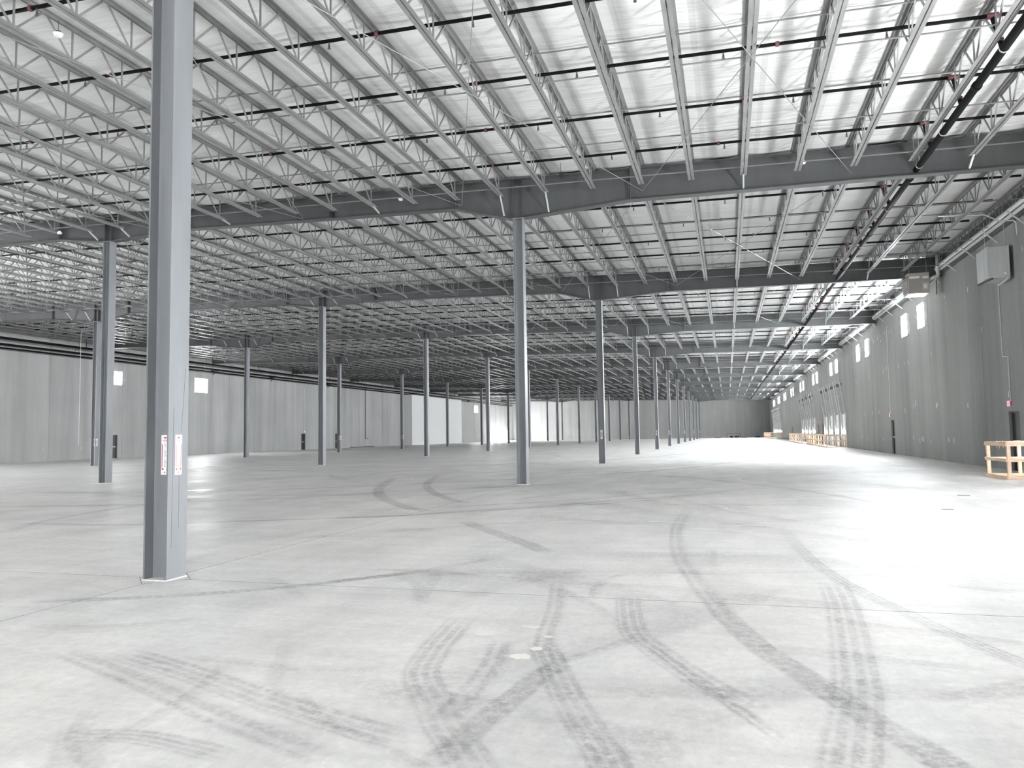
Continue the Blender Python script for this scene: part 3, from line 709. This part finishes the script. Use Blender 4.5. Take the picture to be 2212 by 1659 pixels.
# ------------------------------------------------------------------ unit heater, wall box, sensors
o = thing('unit_heater', 'tan boxed unit heater hung by the right wall above the windows', 'heater', (8.5, 37.5, 7.58))
MB().box(-.43, .43, -.5, .55, 0, .93).build('cabinet', 'heater_tan', o)
MB().box(-.44, -.43, -.42, .48, .1, .83).build('grille', 'black_plastic', o)
for k in range(7): MB().box(-.452, -.44, -.42, .48, .14+k*.1, .165+k*.1).build('grille_slat', 'heater_tan', o)
MB().box(-.37, .03, -.512, -.5, .68, .78).build('label_strip', 'white_plastic', o); MB().box(.16, .40, -.512, -.5, .66, .76).build('label_strip', 'white_plastic', o)
MB().box(.15, .41, -.515, -.5, .16, .48).build('access_panel', 'galvanised', o); MB().box(.19, .33, -.52, -.515, .22, .40).build('data_plate', 'sign_white', o)
for x in (-.35, .35):
    for yy in (-.4, .45): MB().tube((x, yy, .93), (x, yy, 1.85), .008, 5).build('hanger_rod', 'galvanised', o)
o = thing('flue_pipe', 'grey flue pipe rising from the unit heater to the roof', 'flue', (9.28, 36.95, 8.2))
MB().tube((0, 0, .12), (0, 0, 1.07), .085, 12).build('stack', 'galvanised', o, True); MB().tube((0, 0, .12), (-.35, .25, .0), .085, 12).build('elbow', 'galvanised', o, True)
MB().tube((-.1, -.1, -.1), (-.14, -.15, -.75), .02, 6).build('gas_line', 'dark_steel', o)
o = thing('ventilation_box', 'galvanised sheet-metal box hung high on the right wall near the frame edge', 'vent box', (9.115, 29.45, 6.63))
MB().box(-.335, .335, -.55, .55, 0, 1.08).build('casing', 'galvanised', o)
for x in (-.335, .29): MB().box(x, x+.045, -.575, -.55, 0, 1.10).build('corner_flange', 'galvanised', o)
MB().box(.16, .22, -.555, -.55, .10, .18).build('label_plate', 'sign_white', o)
MB().bar((-.2, -.55, -.02), (-.33, .55, -.04), .05).build('mounting_rail', 'dark_steel', o); MB().bar((.3, -.55, -.02), (.3, .5, -.1), .05).build('mounting_rail', 'galvanised', o)
for x in (-.3, .3): MB().tube((x, -.3, 1.08), (x, -.3, 2.0), .007, 5).build('hanger_rod', 'galvanised', o)
conduit([(7.2, 28.3, 8.78), (8.6, 28.3, 8.70), (9.0, 28.2, 8.42), (9.4, 28.2, 8.40), (9.48, 28.2, 8.34), (9.50, 28.2, 7.9)], .022, 'bent metal conduit dropping from the joists to the ventilation box')
for n, (x, y, z, s) in enumerate([(-11.4, 10.3, 8.86, 'white dome motion sensor hanging at the upper left of the view'), (-9.86, 21.7, 9.12, 'white dome sensor in front of first girder, left of centre column'), (2.28, 21.8, 8.93, 'white dome sensor in front of first girder, right of centre column'), (-23.6, 21.6, 9.25, 'white dome sensor by the first girder beside the left column')]):
    o = thing('motion_sensor', s, 'sensor', (x, y, z), 'white dome sensors')
    MB().tube((0, 0, .10), (0, 0, .055), .045, 10).build('mount', 'dark_steel' if n == 0 else 'white_plastic', o); MB().tube((0, 0, .055), (0, 0, .0), .085, 12, .06).build('dome', 'white_plastic', o)
    MB().tube((0, 0, .10), (0, 0, .30), .006, 4).build('stem', 'dark_steel', o)
o = thing('junction_box', 'small black box on the first girder left of the centre column', 'box', (-12.55, Y0+L-.2, 8.93)); MB().box(-.06, .06, -.06, .06, 0, .17).build('body', 'black_plastic', o); MB().box(-.065, .065, -.065, .065, .17, .18).build('lid', 'black_plastic', o)
o = thing('hanging_speaker', 'small black device hanging from the joists near the centre column', 'device', (-4.35, 20.6, 8.87)); MB().tube((0, 0, 0), (0, 0, .13), .045, 8).build('body', 'black_plastic', o); MB().tube((0, 0, .13), (0, 0, .45), .006, 4).build('cord', 'dark_steel', o)
tag(MB().tube((near_j(-46.6)+.03, 45, 1.3), (near_j(-46.6)+.03, 45, roofz(-46.6)-.69), .012, 5).build('hanging_wire', 'sign_white'), 'pale thin wire hanging in front of the left wall', 'wire')

# ------------------------------------------------------------------ dock doors
def dock(y, label, visible=True):
    o = thing('dock_door', label, 'dock door', (XR, y, 0), 'dock doors in the right wall')
    hw = 1.22
    pn = [MB().box(.06, .10, -hw, hw, .01+k*.568, .555+k*.568).build('door_panel', 'dock_panel', o) for k in range(5)]
    for s in (-.62, .62): MB().box(.05, .06, s-.45, s+.45, 1.20, 1.42).build('vision_pane', 'daylight_gap', pn[2])
    for s in (-1, 1):
        MB().bar((-.04, s*(hw+.04), .05), (-.06, s*(hw+.04), 2.85), .07, .05).build('track', 'galvanised', o)
        ht = MB().bar((-.06, s*(hw+.04), 2.85), (-.42, s*(hw+.04), 5.75), .07, .05).build('high_lift_track', 'galvanised', o)
        MB().bar((-.02, s*(hw+.04), 4.4), (-.24, s*(hw+.04), 4.4), .04).build('track_bracket', 'galvanised', ht)
        MB().box(-.01, .0, s*hw-.05, s*hw+.05, 0, 2.95).build('jamb_angle', 'galvanised', o)
    MB().tube((-.22, -hw-.1, 5.35), (-.22, hw+.1, 5.35), .03, 8).build('torsion_shaft', 'dark_steel', o)
    for s in (-.7, .7): MB().tube((-.22, s-.28, 5.35), (-.22, s+.28, 5.35), .06, 8).build('torsion_spring', 'dark_steel', o)
    MB().tube((-.22, hw, 5.35), (-.22, hw+.06, 5.35), .14, 12).build('cable_drum', 'dark_steel', o)
bank = lambda k: 'single dock door by the near guard rail' if k == 0 else ('nearer dock bank' if k < 5 else ('middle dock bank' if k < 9 else 'farthest dock bank'))
for k, y in enumerate(DOCKY):
    if k == 0: dock(y, 'white sectional dock door behind the nearest timber guard rail')
    else:
        j = k if k < 5 else (k-4 if k < 9 else k-8); dock(y, 'white dock door with tall tracks, %s from camera in the %s' % (nth(j), bank(k)))

# ------------------------------------------------------------------ timber guard rails
def guard(x, y0, y1, label, n, sides=(1, 1), xe=XR-.1):
    o = thing('guard_rail', label, 'guard rail', (x, y0, 0), 'timber guard rails at the docks'); H = 1.07; ln = y1-y0; w_ = xe-x
    bd = lambda p, q, nm: MB().bar(p, q, .04, .09).build(nm, 'timber', o)
    done = set()
    def run(p, q, posts):
        for k in range(posts):
            s = k/(posts-1); a = (p[0]+(q[0]-p[0])*s, p[1]+(q[1]-p[1])*s)
            key = (round(a[0], 2), round(a[1], 2))
            if key in done: continue
            done.add(key)
            MB().box(a[0]-.045, a[0]+.045, a[1]-.045, a[1]+.045, .0, H-.04).build('post', 'timber', o)
        d = Vector((q[0]-p[0], q[1]-p[1])).normalized(); nx, ny = d.y, -d.x
        if nx > .5 or ny > .5: nx, ny = -nx, -ny
        P = lambda z, off: ((p[0]+nx*off-d.x*.06, p[1]+ny*off-d.y*.06, z), (q[0]+nx*off+d.x*.06, q[1]+ny*off+d.y*.06, z))
        bd(*P(H-.06, .066), 'top_rail'); bd(*P(.56, .066), 'mid_rail'); bd(*P(.055, .066), 'toe_board')
        a, b = P(H+.0, 0); MB().bar(a, b, .14, .038).build('cap_board', 'timber', o)
    run((0, 0), (0, ln), n)
    if sides[0]: run((0, 0), (w_, 0), 2 if w_ < 1.2 else 3)
    if sides[1]: run((0, ln), (w_, ln), 2 if w_ < 1.2 else 3)
guard(7.80, 24.85, 26.6, 'unpainted timber guard rail at the right edge in front of the nearest dock', 2)
guard(8.05, 68.2, 84.6, 'long timber guard rail in front of the nearer dock bank', 9)
guard(8.0, 89.8, 107.0, 'long timber guard rail in front of the middle dock bank', 9)
guard(7.6, 143.5, 170, 'distant timber guard rail before the farthest dock bank', 10)

# ------------------------------------------------------------------ drywall room on the left wall
o = thing('drywall_room', 'pale drywall enclosure with taped seams built against the left wall', 'enclosure', (0, 0, 0))
xw = -51.1; ya, yb_ = 116.5, 141; zt = 8.55; y = ya; k = 0
while y < yb_-.01:
    y1 = min(y+1.22, yb_)
    for z0, z1 in ((0.01, 3.0), (3.0, 6.0), (6.0, zt)): MB().box(xw-.06, xw, y+.004, y1-.004, z0+.004, z1-.004).build('drywall_sheet', 'drywall', o)
    y = y1
x = XL+.01
while x < xw-.07:
    x1 = min(x+1.22, xw-.06)
    for z0, z1 in ((0.01, 3.0), (3.0, 6.0), (6.0, zt)): MB().box(x+.004, x1-.004, ya, ya+.06, z0+.004, z1-.004).build('drywall_sheet', 'drywall', o)
    x = x1
MB().box(XL+.02, xw-.08, ya+.08, yb_-.02, .02, zt-.05).build('stud_core', 'dock_panel', o)

# ------------------------------------------------------------------ things by the far wall
o = thing('equipment_rack', 'dark steel rack with black bins standing by the far wall', 'rack', (1.3, 179.5, 0))
MB().box(-1.5, 1.5, -.5, .5, .80, .90).build('top_shelf', 'dark_steel', o)
for x in (-1.45, 1.45):
    for yy in (-.45, .45): MB().box(x-.05, x+.05, yy-.05, yy+.05, 0, .8).build('leg', 'dark_steel', o)
MB().box(-1.4, 1.4, -.4, .4, .55, .62).build('mid_shelf', 'galvanised', o)
for n, (x, wd) in enumerate(((-.45, .7), (.55, .55), (1.05, .3))):
    b = thing('storage_bin', 'black storage bin on floor under the far rack, %s from left' % nth(n+1), 'bin', (1.3+x, 179.4, 0), 'black bins under the far rack')
    MB().box(-wd/2, wd/2, -.3, .3, 0, .44).build('body', 'black_plastic', b); MB().box(-wd/2-.02, wd/2+.02, -.32, .32, .44, .49).build('rim', 'frame_dark', b)
for n, (x, wd, h) in enumerate(((-2.2, 1.5, .18), (3.6, 1.4, .14), (6.6, 1.1, .3))):
    b = thing('timber_stack', ('low dark timber stack left of the far rack', 'low dark timber stack right of the far rack', 'black tarpaulin heap in the far right corner')[n], 'stack', (x, 180, 0))
    for k in range(3): MB().box(-wd/2+.02*k, wd/2-.04*k, -.4+.03*k, .4-.02*k, k*h/3, (k+1)*h/3-.004).build('board', 'dark_steel' if n else 'frame_dark', b)
